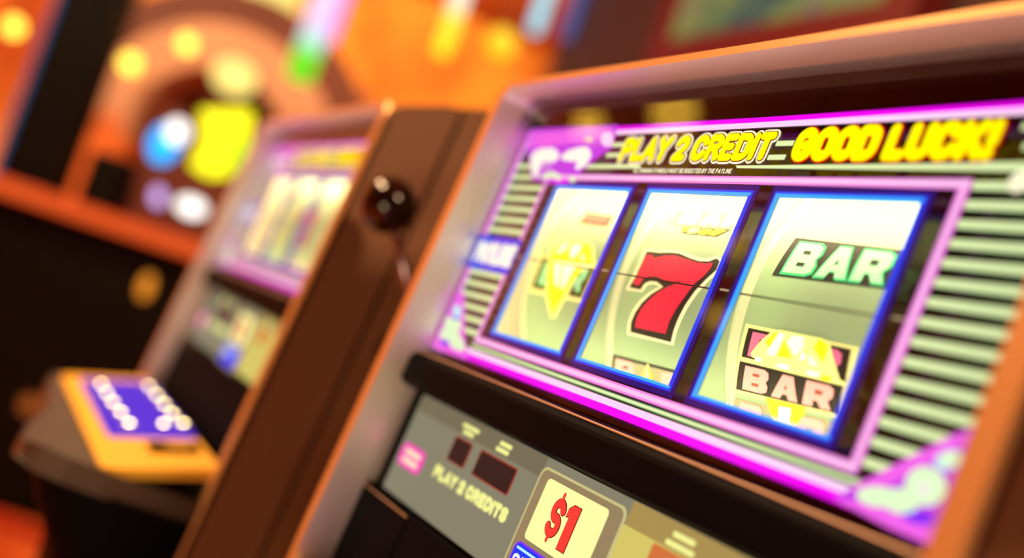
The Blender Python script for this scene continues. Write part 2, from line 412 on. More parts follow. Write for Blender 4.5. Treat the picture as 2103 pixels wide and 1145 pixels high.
    write(t, L, .0076, y2, E_red); write(t, L, .0060, y4, E_yel)
    t.build('good_luck_lettering', mask)
    t = MB(); L = strokes('ALL WINNING SYMBOLS MUST BE BISECTED BY THE PAYLINE', .1690, .1808, .2650, .1838, .0006, .40)
    write(t, L, .0006, y3, E_cream); t.build('payline_rule_lettering', mask)
    # blob of white lettering at the right edge of the glass
    t = MB(); 
    for k in range(4): t.flat(ell(.445+.0085*k, .1785, .0052, .0050), y3, E_cream)
    t.flat(ell(.462, .1885, .008, .006), y3, E_cream); t.build('white_corner_print', mask)
    # corner illustrations
    cp = crop(1050, 240, 250/1789)
    t = MB(); t.flat(px2uv(cp([(300,185),(1580,120),(1560,230),(1480,470),(1230,640),(1080,780),(840,990),(600,985),(430,950),(310,930),(270,620),(230,450)])), y2, E_purp)
    t.flat(px2uv(cp([(310,240),(1500,180),(1480,300),(700,420),(260,460)])), y3, E_mag2)
    for q in ([(300,590),(370,510),(480,470),(640,465),(715,530),(715,610),(660,670),(470,680),(440,730),(410,880),(330,860),(310,720)],
              [(745,590),(860,500),(1000,460),(1130,450),(1190,520),(1190,590),(1130,700),(1000,790),(950,760),(1000,670),(860,660),(770,640)]):
        t.flat(px2uv(cp(q)), y4, E_wht)
    t.flat(px2uv(cp([(450,890),(520,830),(640,810),(730,860),(755,930),(700,955),(640,900),(500,920)])), y4, E_mint)
    t.flat(px2uv(cp(ell(920, 930, 45, 45))), y4, E_mint); t.flat(px2uv(cp([(600,930),(850,930),(850,990),(620,975)])), y4, E_mag)
    t.flat(px2uv(cp(ell(1430, 340, 90, 110))), y4, E_pale); t.flat(px2uv(cp(ell(1160, 340, 50, 45))), y4, E_badgetxt)
    t.build('upper_corner_illustration', mask)
    cp = crop(880, 600, 160/1145)
    t = MB(); t.flat(px2uv(cp([(440,0),(540,0),(545,640),(575,860),(575,1000),(80,830),(75,770)])), y3, E_mag2)
    for q, M in ((ell(440, 290, 62, 95), E_ice), ([(290,350),(380,400),(490,400),(505,500),(460,600),(540,740),(560,830),(490,880),(360,820),(290,700),(190,680),(190,600),(240,540)], E_mint), ([(180,740),(260,690),(310,730),(320,800),(250,790)], E_violet), ([(370,360),(480,370),(480,420),(390,410)], E_tag)):
        t.flat(px2uv(cp(q)), y4, M)
    t.build('lower_corner_illustration', mask)
    cp = crop(1650, 650, 453/1048)
    t = MB(); t.flat(px2uv(cp([(150,870),(230,820),(720,570),(1000,420),(1000,1200),(420,1010)])), y3, E_purp)
    t.flat(px2uv(cp([(150,870),(420,1010),(1000,1260),(1000,1120),(520,960),(300,880)])), y3-.0001, E_mag2)
    t.flat(px2uv(cp([(230,815),(730,560),(790,560),(780,600),(330,850)])), y3-.0001, E_mag2)
    for q, M in ((ell(590, 810, 100, 95, .3), E_mint), (ell(370, 860, 110, 50, .1), E_mint), (ell(470, 880, 90, 60, .2), E_mint), (ell(700, 685, 70, 45, -.3), E_ice), (ell(705, 680, 50, 35, -.3), E_mint), (ell(560, 960, 80, 30, .2), E_violet), (ell(580, 820, 30, 30), E_pale)):
        t.flat(px2uv(cp(q)), y4-.0001*(M is not E_ice), M)
    t.build('grape_corner_illustration', mask)
    # blue payline tag
    t = MB(); t.flat(rrect(-.0012, .1005, .0672, .1275, .002), y4, E_tag)
    L = strokes('PAYLINE', .004, .1060, .0655, .1222, .0046, .36); write(t, L, .0060, y4-.0003, E_wht); t.build('payline_tag', mask)
    # glowing borders of the reel windows, payline, ticks
    for w0 in WX0:
        b = MB(); w1 = w0+WWD
        for d0, d1, yy, M in ((.0060, .0, y1, E_glowhalo), (.0030, .0, y2, E_blue), (.0016, -.0006, y3, E_cyan)):  # outer indigo strip paints the purple glow around each window
            b.rect(w0-d0, WT-d1*0, w1+d0, WT+d0, yy, M); b.rect(w0-d0, WB-d0, w1+d0, WB, yy, M)
            b.rect(w0-d0, WB, w0, WT, yy, M)
            b.rect(w1, WB, w1+d0, WT, yy, M if M is not E_cyan else E_blue)
        # lit inner returns of the opening
        b.add([(w0, -.001, WB), (w1, -.001, WB), (w1, -.001, WT), (w0, -.001, WT), (w0, .0006, WB), (w1, .0006, WB), (w1, .0006, WT), (w0, .0006, WT)],
              [(0, 1, 5, 4), (2, 3, 7, 6), (3, 0, 4, 7)], E_cyan)
        b.build('window_light_border', mask)
    p = MB()
    for w0 in WX0: p.rect(w0, .1150, w0+WWD, .1159, .001, K_pay)
    p.build('payline', mask)
    for u in (.0715, .1845, .2990, .4130): MB().rect(u-.0035, .1150, u+.0035, .1160, y2, E_tick).build('payline_tick', mask)
    pn = MB(); pn.rect(-.0045, .0312, .4875, .2384, -.0095, K_pane); pn.build('front_glass', root)

    # reel housing with its lamps
    h = MB(); zl, zh = .030, .205
    h.add([(.02, .13, zl), (.47, .13, zl), (.47, .13, zh), (.02, .13, zh), (.02, .0014, zl), (.47, .0014, zl), (.47, .0014, zh), (.02, .0014, zh)],
          [(0, 1, 2, 3), (0, 4, 5, 1), (3, 2, 6, 7), (0, 3, 7, 4), (1, 5, 6, 2)], K_white)
    hs = h.build('reel_housing', root)
    l = MB(); l.tube([(.03, .012, .187), (.46, .012, .187)], .006, E_lamp); l.build('upper_tube_lamp', hs)
    l = MB(); l.tube([(.03, .010, .040), (.46, .010, .040)], .005, E_lamp2); l.build('lower_tube_lamp', hs)
    # three reels
    XS = [(.046, .158), (.1665, .2785), (.2875, .3995)]
    reels = []
    for k, (x0, x1) in enumerate(XS):
        d = MB(); ss = [RR*math.radians(a) for a in range(-75, 76, 5)]
        reel_add(d, [(x0-.006, ss[0]), (x1+.002, ss[0]), (x1+.002, ss[-1]), (x0-.006, ss[-1])], [(0, 1, 2, 3)], R_base, 0)
        # side flanges
        for xx in (x0-.006, x1+.002):
            pts = [(xx, RYF+RR-RR*math.cos(s_/RR), RVC+RR*math.sin(s_/RR)) for s_ in ss]+[(xx, RYF+RR-(RR-.02)*math.cos(s_/RR), RVC+(RR-.02)*math.sin(s_/RR)) for s_ in ss[::-1]]
            d.add(pts, [tuple(range(len(pts)))], R_base)
        reel_add(d, [(x0, ss[0]), (x1, ss[0]), (x1, ss[-1]), (x0, ss[-1])], [(0, 1, 2, 3)], R_strip, .0004)
        reels.append(d.build('reel', root, smooth=True))
    # reel one: green bar behind a yellow gem, a red symbol above
    cp = crop(1060, 460, 220/969); S = MB()
    reel_px(S, cp([(235,275),(760,350),(620,715),(120,610)]), R_pale, .0006)
    reel_px(S, cp([(262,290),(745,365),(600,672),(148,578)]), R_dark, .0008)
    block_bar(S, inset_quad(cp([(148,578),(600,672),(745,365),(262,290)]), .09, .05, .17, .13), R_mint, R_greenb, .0010, 'BR', R_greenb)
    S.build('bar_symbol', reels[0])
    S = MB(); reel_px(S, [(1190,459),(1248,466),(1262,445),(1206,436)], R_dark, .0006); reel_px(S, [(1198,456),(1245,461),(1257,445),(1210,438)], R_maroon, .0008); S.build('red_symbol', reels[0])
    S = MB(); reel_px(S, cp([(330,210),(450,150),(650,165),(715,200),(725,370),(735,400),(630,430),(450,690),(370,840),(330,850),(280,650),(295,310)]), R_pale, .0012)
    reel_px(S, cp([(345,230),(460,165),(640,180),(695,210),(705,365),(620,400),(430,680),(345,830),(300,650),(315,310)]), R_yel, .0014)
    for q in ([(470,175),(500,185),(430,260),(370,270)], [(540,190),(610,200),(580,260),(520,330),(500,260)], [(600,270),(640,320),(610,340)], [(360,360),(430,365),(400,560),(370,560)], [(450,370),(560,385),(460,560),(420,600)], [(340,340),(690,380),(680,395),(330,355)]):
        reel_px(S, cp(q), R_wht, .0016)
    S.build('gem_symbol', reels[0])
    # reel two: big red seven, faded bar above, pink bar with gem tip below
    cp = crop(1250, 500, 250/867); S = MB()
    reel_px(S, cp([(262,40),(380,50),(440,46),(520,53),(600,88),(670,110),(730,106),(785,90),(815,130),(795,200),(715,272),(640,355),(572,452),(522,550),(490,630),(467,724),(138,645),(145,560),(175,480),(230,405),(300,345),(370,308),(340,292),(310,288),(275,300),(245,345),(128,328),(175,240),(225,140)]), R_halo, .0006)
    reel_px(S, cp([(275,55),(370,66),(440,64),(510,72),(585,106),(650,128),(720,130),(775,108),(798,130),(775,190),(700,257),(620,342),(550,442),(500,540),(470,620),(450,702),(160,630),(165,560),(195,490),(245,420),(310,360),(395,310),(350,275),(305,270),(265,285),(235,332),(150,315),(195,240),(240,140)]), R_dark, .0008)
    reel_px(S, cp([(275,85),(325,92),(325,112),(400,93),(480,90),(560,115),(640,140),(700,148),(752,140),(735,180),(690,232),(620,290),(560,370),(490,470),(440,560),(415,642),(198,595),(210,530),(240,470),(290,410),(360,350),(430,310),(548,268),(470,278),(410,265),(350,237),(300,235),(255,250),(225,297),(185,290),(220,220),(250,150)]), R_red, .0010)
    S.build('seven_symbol', reels[1])
    S = MB(); reel_px(S, [(1394,434),(1530,440),(1512,473),(1374,461)], R_grey, .0006)
    block_bar(S, inset_quad([(1374,461),(1512,473),(1530,440),(1394,434)], .12, -.1, .12, .1), R_wht, R_grey, .0008)
    S.build('faded_bar_symbol', reels[1])
    S = MB(); reel_px(S, [(1401,466),(1502,473),(1473,487),(1401,480)], R_dark, .0006)
    for q in ([(1404,469),(1416,470),(1406,478)], [(1420,470),(1440,472),(1430,480),(1412,479)], [(1445,473),(1465,474),(1450,483),(1434,481)], [(1470,474),(1494,475),(1470,485),(1455,483)]): reel_px(S, q, R_yel if q[0][0] != 1420 else R_pale, .0009)
    S.build('gem_base_symbol', reels[1])
    S = MB(); reel_px(S, cp([(35,785),(480,900),(470,1100),(20,1000)]), R_dark, .0006); reel_px(S, cp([(55,812),(475,918),(470,1100),(40,1000)]), R_grey, .0008)
    for q in ([(65,815),(165,840),(192,868),(188,1000),(55,960)], [(385,915),(470,920),(460,1050),(380,1030)]): reel_px(S, cp(q), R_pink, .0010)
    reel_px(S, cp([(112,868),(148,872),(146,890),(110,884)]), R_dark, .0012)
    reel_px(S, cp([(292,850),(345,1010),(225,990)]), R_yel, .0012); reel_px(S, cp([(292,850),(312,1000),(262,995)]), R_wht, .0014); reel_px(S, cp([(238,940),(335,965),(345,1020),(225,995)]), R_teal, .0016)
    reel_px(S, cp([(292,850),(305,960),(280,955)]), R_pale, .0018)
    S.build('gem_bar_symbol', reels[1])
    # reel three: green bar, then double pink bar with gem
    cp = crop(1400, 380, 550/1166); S = MB()
    reel_px(S, cp([(500,232),(990,288),(905,455),(396,394)]), R_dark, .0006)
    block_bar(S, inset_quad(cp([(396,394),(905,455),(990,288),(500,232)]), .06, .04, .10, .13), R_mint, R_dark, .0008, 'BAR', R_green)
    S.build('green_bar_symbol', reels[2])
    cp = crop(1480, 630, 280/1106); S = MB()
    reel_px(S, cp([(212,135),(1130,330),(1030,800),(985,905),(110,690)]), R_pale, .0005)
    reel_px(S, cp([(235,170),(1070,345),(1020,615),(178,402)]), R_dark, .0007); reel_px(S, cp([(165,438),(1005,640),(950,868),(133,665)]), R_dark, .0007)
    block_bar(S, inset_quad(cp([(178,402),(1020,615),(1070,345),(235,170)]), .04, .03, .08, .1), R_rose, R_dark, .0009, 'BR')
    block_bar(S, inset_quad(cp([(133,665),(950,868),(1005,640),(165,438)]), .05, .03, .07, .1), R_pink, R_maroon, .0009, 'BAR')
    S.build('double_bar_symbol', reels[2])
    S = MB(); reel_px(S, cp([(125,735),(930,930),(900,1150),(80,1000)]), R_grey, .0006)
    block_bar(S, inset_quad(cp([(60,1000),(870,1190),(925,925),(128,738)]), .05, .03, .0, .06), R_pink, R_grey, .0008, 'BR')
    reel_px(S, cp([(380,732),(705,812),(690,870),(640,950),(600,970),(455,935),(420,860)]), R_yel, .0012); reel_px(S, cp([(490,800),(590,820),(570,960),(480,940)]), R_wht, .0014)
    reel_px(S, cp([(455,925),(605,962),(590,1000),(470,970)]), R_teal, .0016)
    S.build('lower_gem_bar_symbol', reels[2])
    S = MB(); reel_px(S, cp([(440,195),(500,190),(840,260),(905,310),(975,555),(985,590),(1030,610),(940,615),(560,530),(268,405),(262,375),(345,275)]), R_pale, .0014)
    for q, M in (([(450,215),(490,205),(420,330),(380,290)], R_yel), ([(535,275),(600,420),(480,400)], R_yel), ([(820,260),(900,320),(880,380),(850,460),(770,330)], R_yel), ([(840,550),(930,570),(900,605),(830,590)], R_yel),
                 ([(490,215),(540,225),(460,400),(390,380)], R_wht), ([(600,235),(700,250),(690,330),(620,400),(560,290)], R_wht), ([(680,350),(720,420),(660,440)], R_wht), ([(740,380),(810,480),(740,470)], R_wht), ([(480,455),(580,475),(570,510),(480,490)], R_wht), ([(720,510),(820,530),(810,570),(720,550)], R_wht), ([(300,400),(350,420),(350,450),(300,435)], R_wht)):
        reel_px(S, cp(q), M, .0017)
    S.build('gem_symbol', reels[2])

    # lip moulding between the reel glass and the pay panel
    b = MB(); b.prism([(.01,.0300),(-.005,.0300),(-.0078,.0292),(-.0085,.0270),(-.0105,.0262),(-.0118,.0240),(-.0125,.0215),(-.0125,.0070),(-.011,.0035),(-.007,.0018),(.01,.0018)], -.004, .487, K_black)
    b.tube([(-.004, -.0080, .0283), (.487, -.0080, .0283)], .0007, K_edgeglint, 8); b.tube([(-.004, -.0119, .0222), (.487, -.0119, .0222)], .0004, K_edgeglint, 8)  # thin gold tubes drawn as the highlights on the lip edges
    b.build('black_lip_moulding', root)

    # pay panel
    p = MB(); p.rect(-.0045, -.080, .4875, .0018, .003, K_black); p.flat(rrect(.017, -.0715, .466, .0008, .003), .0012, E_olive)
    p.rect(.019, -.0115, .2070, .0006, .0009, E_olive2); p.rect(.296, -.0121, .4640, .0006, .0009, E_goldp2); p.rect(.285, -.071, .4640, -.0121, .0009, E_goldp)
    pay = p.build('pay_panel', root)
    q1, q2, q3, q4 = .0006, .0003, .0, -.0003
    t = MB(); t.flat(rrect(.0228, -.0512, .0640, -.0346, .006), q2, E_badge)
    for zz, a, b_ in ((-.0400, .030, .058), (-.0462, .030, .058)): t.flat(rrect(a, zz-.0022, b_, zz+.0022, .002), q3, E_badgetxt)
    t.build('pink_badge', pay)
    for (a, b_) in ((.0925, .1196), (.1318, .1828)):
        t = MB(); t.flat(rrect(a, -.0308, b_, -.0136, .0016), q2, E_redline); t.flat(rrect(a+.0012, -.0299, b_-.0012, -.0146, .0012), q3, K_lcd); t.build('display_window', pay)
    for rows in ([(.0950, .1200, -.0052), (.0990, .1150, -.0091)], [(.1500, .1660, -.0046), (.1480, .1650, -.0086)], [(.3330, .3500, -.0048), (.3300, .3520, -.0095)]):
        t = MB()
        for a, b_, zz in rows: t.flat(rrect(a, zz-.0014, b_, zz+.0014, .0012), q2, E_txtp)
        t.build('printed_caption', pay)
    t = MB(); L = strokes('PLAY 2 CREDITS', .0838, -.0450, .1915, -.0368, .0024, .36); write(t, L, .0034, q2, E_txtp); t.build('play_credits_lettering', pay)
    t = MB(); t.flat(rrect(.2062, -.0760, .2955, -.0043, .006), q1, E_frameline); t.flat(rrect(.2082, -.0758, .2935, -.0058, .005), q2, E_frame2)
    t.build('card_surround', pay)
    t = MB(); t.flat(rrect(.2172, -.0452, .2818, -.0093, .003), q3, E_card)
    def fatS(u0, v0, u1, v1):
        c_ = lambda a, b: (u0+(u1-u0)*a, v0+(v1-v0)*b)
        return [[c_(.92, .74)]+[c_(.5+.40*math.cos(math.radians(x)), .69+.22*math.sin(math.radians(x))) for x in range(20, 271, 25)]+[c_(.5+.42*math.cos(math.radians(x)), .28+.22*math.sin(math.radians(x))) for x in range(90, -161, -25)]]
    S7 = fatS(.2342, -.0365, .2450, -.0165)
    one = [(.2482,-.0190),(.2482,-.0232),(.2510,-.0225),(.2510,-.0405),(.2590,-.0405),(.2590,-.0160),(.2520,-.0160)]
    big = [(.2477,-.0186),(.2477,-.0238),(.2505,-.0231),(.2505,-.0410),(.2595,-.0410),(.2595,-.0155),(.2516,-.0155)]
    write(t, S7, .0056, q4, E_dkred); t.flat(big, q4, E_dkred); write(t, S7, .0046, q4-.0003, E_cardred); t.flat(one, q4-.0003, E_cardred)
    for zz in (-.0148, -.0382): write(t, [[(.2396, zz-.0014), (.2396, zz+.0014)]], .0026, q4-.0003, E_cardred)
    t.build('denomination_card', pay)
    t = MB(); t.flat(rrect(.2120, -.0720, .2860, -.0478, .005), q3, E_violet); t.flat(rrect(.2134, -.0712, .2846, -.0490, .004), q4, E_tag); t.rect(.2158, -.0520, .2800, -.0506, q4-.0003, E_ice)
    L = strokes('CREDIT', .2160, -.0610, .2600, -.0545, .0016, .36); write(t, L, .0018, q4-.0003, E_wht); t.build('blue_sign', pay)
    t = MB(); t.flat(rrect(.3225, -.0300, .3560, -.0128, .002), q2, E_orangebtn); t.build('orange_display_window', pay)
    # lower door under the pay panel, with its seam
    b = MB(); b.box((-.0045, -.004, -.150), (.0835, .004, -.0745), K_door); b.box((.0862, -.004, -.150), (.4875, .004, -.0745), K_door); b.box((.0835, .001, -.150), (.0862, .004, -.0745), K_glossblack)
    b.tube([(-.0045, -.0042, -.0768), (.0835, -.0042, -.0768)], .0005, K_edgeglint, 8); b.build('lower_door', root, bevel=.001)  # gold tube stands for the highlight along the door edge

    # button deck: bullnosed shelf, sloping gold plate, violet panel, lit buttons
    d = MB(); dz = -.190
    outl = [(XL+.004, .012), (XL+.004, -.112), (XL+.012, -.130), (.03, -.141), (.10, -.149), (.18, -.154), (.26, -.161), (.33, -.173), (.39, -.187), (.435, -.194), (.465, -.191), (XR-.022, -.178), (XR-.009, -.155), (XR-.004, -.120), (XR-.004, .012)]
    d.prism(outl, dz-.010, dz+.006, K_deck, axis=2)
    bl = MB(); lv = [(-.200, .93), (-.230, .84), (-.270, .70), (-.340, .52), (-.450, .42), (ZF, .42)]; n_ = len(outl)
    bl.add([(u, .012+(y_-.012)*k_, z_) for z_, k_ in lv for u, y_ in outl], [tuple(range(n_)), tuple(range(n_*len(lv)-1, n_*(len(lv)-1)-1, -1))]+[(a*n_+b_, a*n_+(b_+1) % n_, (a+1)*n_+(b_+1) % n_, (a+1)*n_+b_) for a in range(len(lv)-1) for b_ in range(n_)], K_door)
    bl.build('belly_panel', root)
    deck = d.build('button_deck', root, bevel=.005)
    d = MB(); y0, z0, y1_, z1 = -.126, -.1815, -.022, -.1465
    ln = math.hypot(y1_-y0, z1-z0); nrm = Vector((0, -(z1-z0)/ln, (y1_-y0)/ln)); dr = Vector((0, (y1_-y0)/ln, (z1-z0)/ln))
    def onp(u, t_, h): return Vector((u, y0, z0))+dr*t_+nrm*h
    def plate(mb, u0, t0, u1, t1, r, h0, h1, M):
        pl = rrect(u0, t0, u1, t1, r); n_ = len(pl)
        mb.add([onp(a, b, h0) for a, b in pl]+[onp(a, b, h1) for a, b in pl], [tuple(range(n_, 2*n_))]+[(i, (i+1) % n_, n_+(i+1) % n_, n_+i) for i in range(n_)], M)
    plate(d, -.004, 0, .4875, ln, .014, -.010, 0, K_plate); d.build('button_plate', deck)
    d.__init__()
    def hit(px, py):                          # where the second machine's deck is seen, in this machine's own coordinates
        dd = ray(px, py); p0 = np.array([0, y0, z0]); nn = np.array(nrm); p = CAM+dd*(((p0-CAM)@nn)/(dd@nn)); return (p[0]+PITCH, (p-p0)@np.array(dr))
    q = [hit(*p) for p in ((171,781), (316,785), (394,898), (216,900))]
    u0 = sum(a[0] for a in q[:2])/2; u1 = sum(a[0] for a in q[2:])/2; t0 = (q[0][1]+q[3][1])/2; t1 = (q[1][1]+q[2][1])/2
    plate(d, u0, t0, u1, t1, .008, 0, .0012, E_btnpanel); d.build('violet_panel', deck)
    for bpx in ((207,796),(218,815),(231,834),(247,855),(264,878),(305,801),(321,819),(336,838),(353,858),(375,878),(335,879)):
        a, b_ = hit(*bpx); b = MB(); r_ = .0090 if bpx != (335,879) else .006
        vs = []; n_ = 16
        for hh, rr_ in ((.001, r_), (.004, r_), (.0052, r_*.7)): vs += [onp(a+rr_*math.cos(2*math.pi*k/n_), b_+rr_*.9*math.sin(2*math.pi*k/n_), hh) for k in range(n_)]
        b.add(vs, [(j*n_+k, j*n_+(k+1) % n_, (j+1)*n_+(k+1) % n_, (j+1)*n_+k) for j in range(2) for k in range(n_)]+[tuple(range(2*n_, 3*n_))], K_btn)
        b.add([onp(a+.0032*math.cos(2*math.pi*k/12), b_+.0032*math.sin(2*math.pi*k/12), .0056) for k in range(12)], [tuple(range(12))], E_btn)
        b.build('lit_button', deck)
    a, b_ = hit(360, 922); s_ = MB()
    plate(s_, a-.016, b_-.026, a+.016, b_+.022, .004, 0, .004, K_black); plate(s_, a-.010, b_-.008, a+.004, b_+.016, .002, .004, .0045, K_plate); s_.build('ticket_slot', deck)
    # pull lever on the right side
    l = MB(); B = Vector((.5735, -.012, .1400)); Cc = Vector((.5735, .090, .020))
    l.tube([B, B.lerp(Cc, .5), Cc], .0042, K_chrome); l.tube([Cc+Vector((.008, 0, 0)), Vector((XR-.006, Cc.y, Cc.z))], [.016, .026], K_chrome, 24)
    lev = l.build('pull_lever', root, smooth=True)
    k = MB(); k.sphere(B, .0265, K_knob); k.build('black_ball_knob', lev, smooth=True)
    return root

PITCH = .7635
main = make_machine(); main.matrix_world = PTW
tag(main, 'nearest slot machine with three large reels under a PLAY 2 CREDIT GOOD LUCK! banner', 'slot machine', 'slot machines in the row')
second = copy_tree(main); second.matrix_world = Matrix.Translation((-PITCH, 0, 0)) @ PTW
tag(second, 'blurred slot machine farther left with black ball lever and lit violet button deck', 'slot machine', 'slot machines in the row')

# ---------------------------------------------------------------- hall
K_floor = mat('red_orange_carpet', 'b0301c', .95, 0, spec=.1, noise=(4.0, 'e87a3a'))
K_wallo = mat('orange_plaster', 'ea9c3c', .85, 0, spec=.2, noise=(1.1, 'a44a1c'))
K_wallb = mat('dark_brown_wall', '43241a', .7)
K_ceil = mat('orange_ceiling', 'c8742e', .8, 0, noise=(.7, '96481e'))
K_beige = mat('pinkish_plaster', 'c08a70', .8); K_pier = mat('orange_pier', 'e8742a', .7); K_dbrown = mat('dark_brown_soffit', '5a2414', .7); K_dark = mat('near_black_paint', '0a0706', .6, 0, spec=.1)
XW, CZ = -8.0, 3.7
def slab(name, lo, hi, M): return struct(MB().box(lo, hi, M).build(name))
slab('floor', (-8.2, -6.2, -.1), (3.2, 5.2, 0), K_floor)
slab('ceiling', (-8.2, -6.2, CZ), (3.2, 5.2, CZ+.1), K_ceil)
slab('wall_far', (-8.2, -6.2, 0), (-8.0, 5.2, CZ), K_wallo)
slab('wall_near', (3.0, -6.2, 0), (3.2, 5.2, CZ), K_wallb)
slab('wall_opposite', (-8.0, -6.2, 0), (3.0, -6.0, CZ), K_wallo)
slab('wall_back', (-3.1, 1.5, 0), (3.0, 1.7, CZ), K_wallb)
slab('wall_side', (-8.0, 5.0, 0), (3.0, 5.2, CZ), K_wallo)

# everything below is set at real distances in the hall; blocks face the aisle
CW = P2W(CAM); FW = (PTW.to_3x3() @ Vector(CF)).normalized()
fh = Vector((FW.x, FW.y, 0)).normalized(); rh = Vector((-fh.y*-1, -fh.x, 0)).normalized()
def facing_matrix(loc):                      # upright, front (-y local) turned toward the aisle
    y = fh; x = Vector((fh.y, -fh.x, 0)); mm = Matrix(((x.x, y.x, 0, loc[0]), (x.y, y.y, 0, loc[1]), (0, 0, 1, loc[2]), (0, 0, 0, 1))); return mm
def local(mm, w): return mm.inverted() @ Vector(w)

# bar counter with a red-lit edge
E_bar = glow('red_orange_bar_light', 'ee5a22', .9); K_bartop = mat('red_bar_top', 'c84020', .35)
bz = 1.0; D = 3.6
pL, pR = W(40, 385, D), W(470, 508, D)
mm = facing_matrix((0, 0, 0)); mm = facing_matrix(((pL.x+pR.x)/2, (pL.y+pR.y)/2, 0))
half = (pR-pL).length/2; zc = (pL.z+pR.z)/2
bar = empty('bar_counter', mw=mm); tag(bar, 'dark bar counter with glowing red-orange top edge at far left', 'bar counter')
MB().box((-half-.3, .02, 0), (half+.3, .55, zc-.06), K_dark).build('front_panel', bar)
MB().box((-half-.3, -.05, zc-.06), (half+.3, .6, zc), K_bartop).build('bar_top', bar, bevel=.01)
MB().box((-half-.28, -.056, zc-.055), (half+.28, -.05, zc-.005), E_bar).build('lit_edge', bar)

def terminal(label, px, py, w, h, depth, parts):
    """bartop terminal: dark housing standing on the bar, with lit screen areas given in photo pixels"""
    c = W(px, py, depth); mt = facing_matrix((c.x, c.y, zc)); o = empty('gaming_terminal', mw=mt); tag(o, label, 'gaming terminal', 'terminals on the bar')
    MB().box((-w/2, .0, 0), (w/2, .22, c.z-zc+h/2), K_dbrown).build('housing', o, bevel=.012)
    for name, M, poly, yy in parts:
        f = []
        for p in poly:
            q = local(mt, W(p[0], p[1], depth)); f.append((q.x, q.z))
        MB().prism(f, yy-.008, yy, M, axis=1).build(name, o)
    return o
E_tb = glow('terminal_blue', '18a8ff', 1.7); E_tw = glow('terminal_white', 'f8f6ee', 2.0); E_ty = glow('terminal_yellow', 'f8f01c', 1.6); E_tg = glow('terminal_green', '7ee01c', 1.5); E_tl = glow('terminal_lilac', 'd0b0f8', 1.6); E_tor = glow('terminal_orange', 'ff9a20', 1.0)
terminal('blurred terminal on the bar with a blue and white screen', 345, 300, .15, .26, D+.10, [
    ('blue_screen', E_tb, ell(338, 296, 30, 40, .3), -.002), ('white_screen_area', E_tw, ell(366, 272, 22, 24), -.012), ('lilac_button_panel', E_tl, ell(328, 405, 12, 18), -.002)])
terminal('blurred terminal on the bar with a yellow screen edged in green', 450, 300, .20, .30, D+.05, [
    ('yellow_screen', E_ty, [(412,226),(518,226),(508,300),(472,362),(428,364),(392,340),(420,290)], -.002), ('green_screen_edge', E_tg, [(490,275),(502,290),(478,345),(466,352)], -.012),
    ('white_button_panel', E_tw, ell(396, 426, 30, 18, .3), -.002)])
# small dark box on the bar
c = W(215, 342, D); mt = facing_matrix((c.x, c.y, zc)); o = MB().box((-.06, 0, .0), (.07, .12, c.z-zc+.05), K_dark).build('black_box', bevel=.01); o.matrix_world = mt
tag(o, 'small black box standing on the red-lit bar', 'box')

# archway with orange pier, pinkish arch band and dark recess
DA = 6.0
c = W(400, 330, DA); ma = facing_matrix((c.x, c.y, 0)); arch = empty('archway', mw=ma); tag(arch, 'pinkish plaster archway on an orange pier beyond the bar', 'archway')
def lp(px, py, d=DA): q = local(ma, W(px, py, d)); return (q.x, q.z)
C0 = lp(415, 300); Ri = abs(lp(300, 160)[0]-C0[0])*1.0
ro, ri = .72, .46
def arcband(r0, r1, a0, a1, y0, y1, M, n=24):
    b = MB(); vs = []; fs = []
    for k in range(n+1):
        a = math.radians(a0+(a1-a0)*k/n); ca, sa = math.cos(a), math.sin(a)
        vs += [(C0[0]+r*ca, y, C0[1]+r*sa) for r in (r0, r1) for y in (y0, y1)]
    for k in range(n):
        o_ = 4*k; fs += [(o_, o_+4, o_+6, o_+2), (o_+1, o_+3, o_+7, o_+5), (o_, o_+1, o_+5, o_+4), (o_+2, o_+6, o_+7, o_+3)]
    return b.add(vs, fs, M)
arcband(ri, ro, -10, 190, 0, .5, K_beige).build('arch_band', arch)
arcband(ro+.002, ro+.22, -5, 185, .05, .5, K_dbrown).build('arch_moulding', arch)
MB().box((C0[0]-ro, .0, 0), (C0[0]-ri, .45, C0[1]), K_pier).build('pier', arch)
MB().box((C0[0]+ri, .0, 0), (C0[0]+ro, .45, C0[1]), K_pier).build('pier', arch)
MB().box((C0[0]-ro, .46, 0), (C0[0]+ro, .5, C0[1]+ro-.05), K_dbrown).build('recess_back', arch)
E_gl = glow('amber_globe', 'ffd84a', 3.0); E_gl2 = glow('soft_amber_globe', 'ffe27a', 1.3); E_oj = glow('orange_lamp', 'ff9020', 1.6)
def globe(label, px, py, d, r, M, group='glowing lamps in the hall', sq=(1, 1, 1), hung=False, at=None):
    p = at if at is not None else W(px, py, d); o = empty('globe_lamp', loc=p); tag(o, label, 'lamp', group)
    b = MB(); b.sphere((0, 0, 0), r, M, 20, 12, sq); b.build('globe', o, smooth=True)
    if hung: MB().tube([(0, 0, r*sq[2]), (0, 0, CZ-p.z)], .005, K_dark, 8).build('cord', o)
    else: MB().tube([(0, r*.6, 0), (0, r*1.15, 0)], r*.4, K_dark, 10).build('socket', o)
    return o
globe('round yellow globe lamp at the top of the orange pier', 268, 130, 5.9, .05, E_gl)
globe('yellow globe lamp on the pinkish arch, left of the arch top', 384, 90, 5.85, .045, E_gl)
globe('large soft yellow oval lamp on the right shoulder of the arch', 482, 158, 5.8, .12, E_gl2, sq=(1, 1, .8))
globe('yellow globe lamp at the far left beyond the black pillar', 28, 55, 6.0, .05, E_gl, hung=True)
globe('big yellow lamp high up between the arch and the violet pendant', 555, 12, 7.0, .20, E_gl2, hung=True)
globe('yellow lamp between the yellow and pale blue pendants', 1030, 88, 6.5, .09, glow('amber_globe_deep', 'ffc818', 1.2), hung=True)
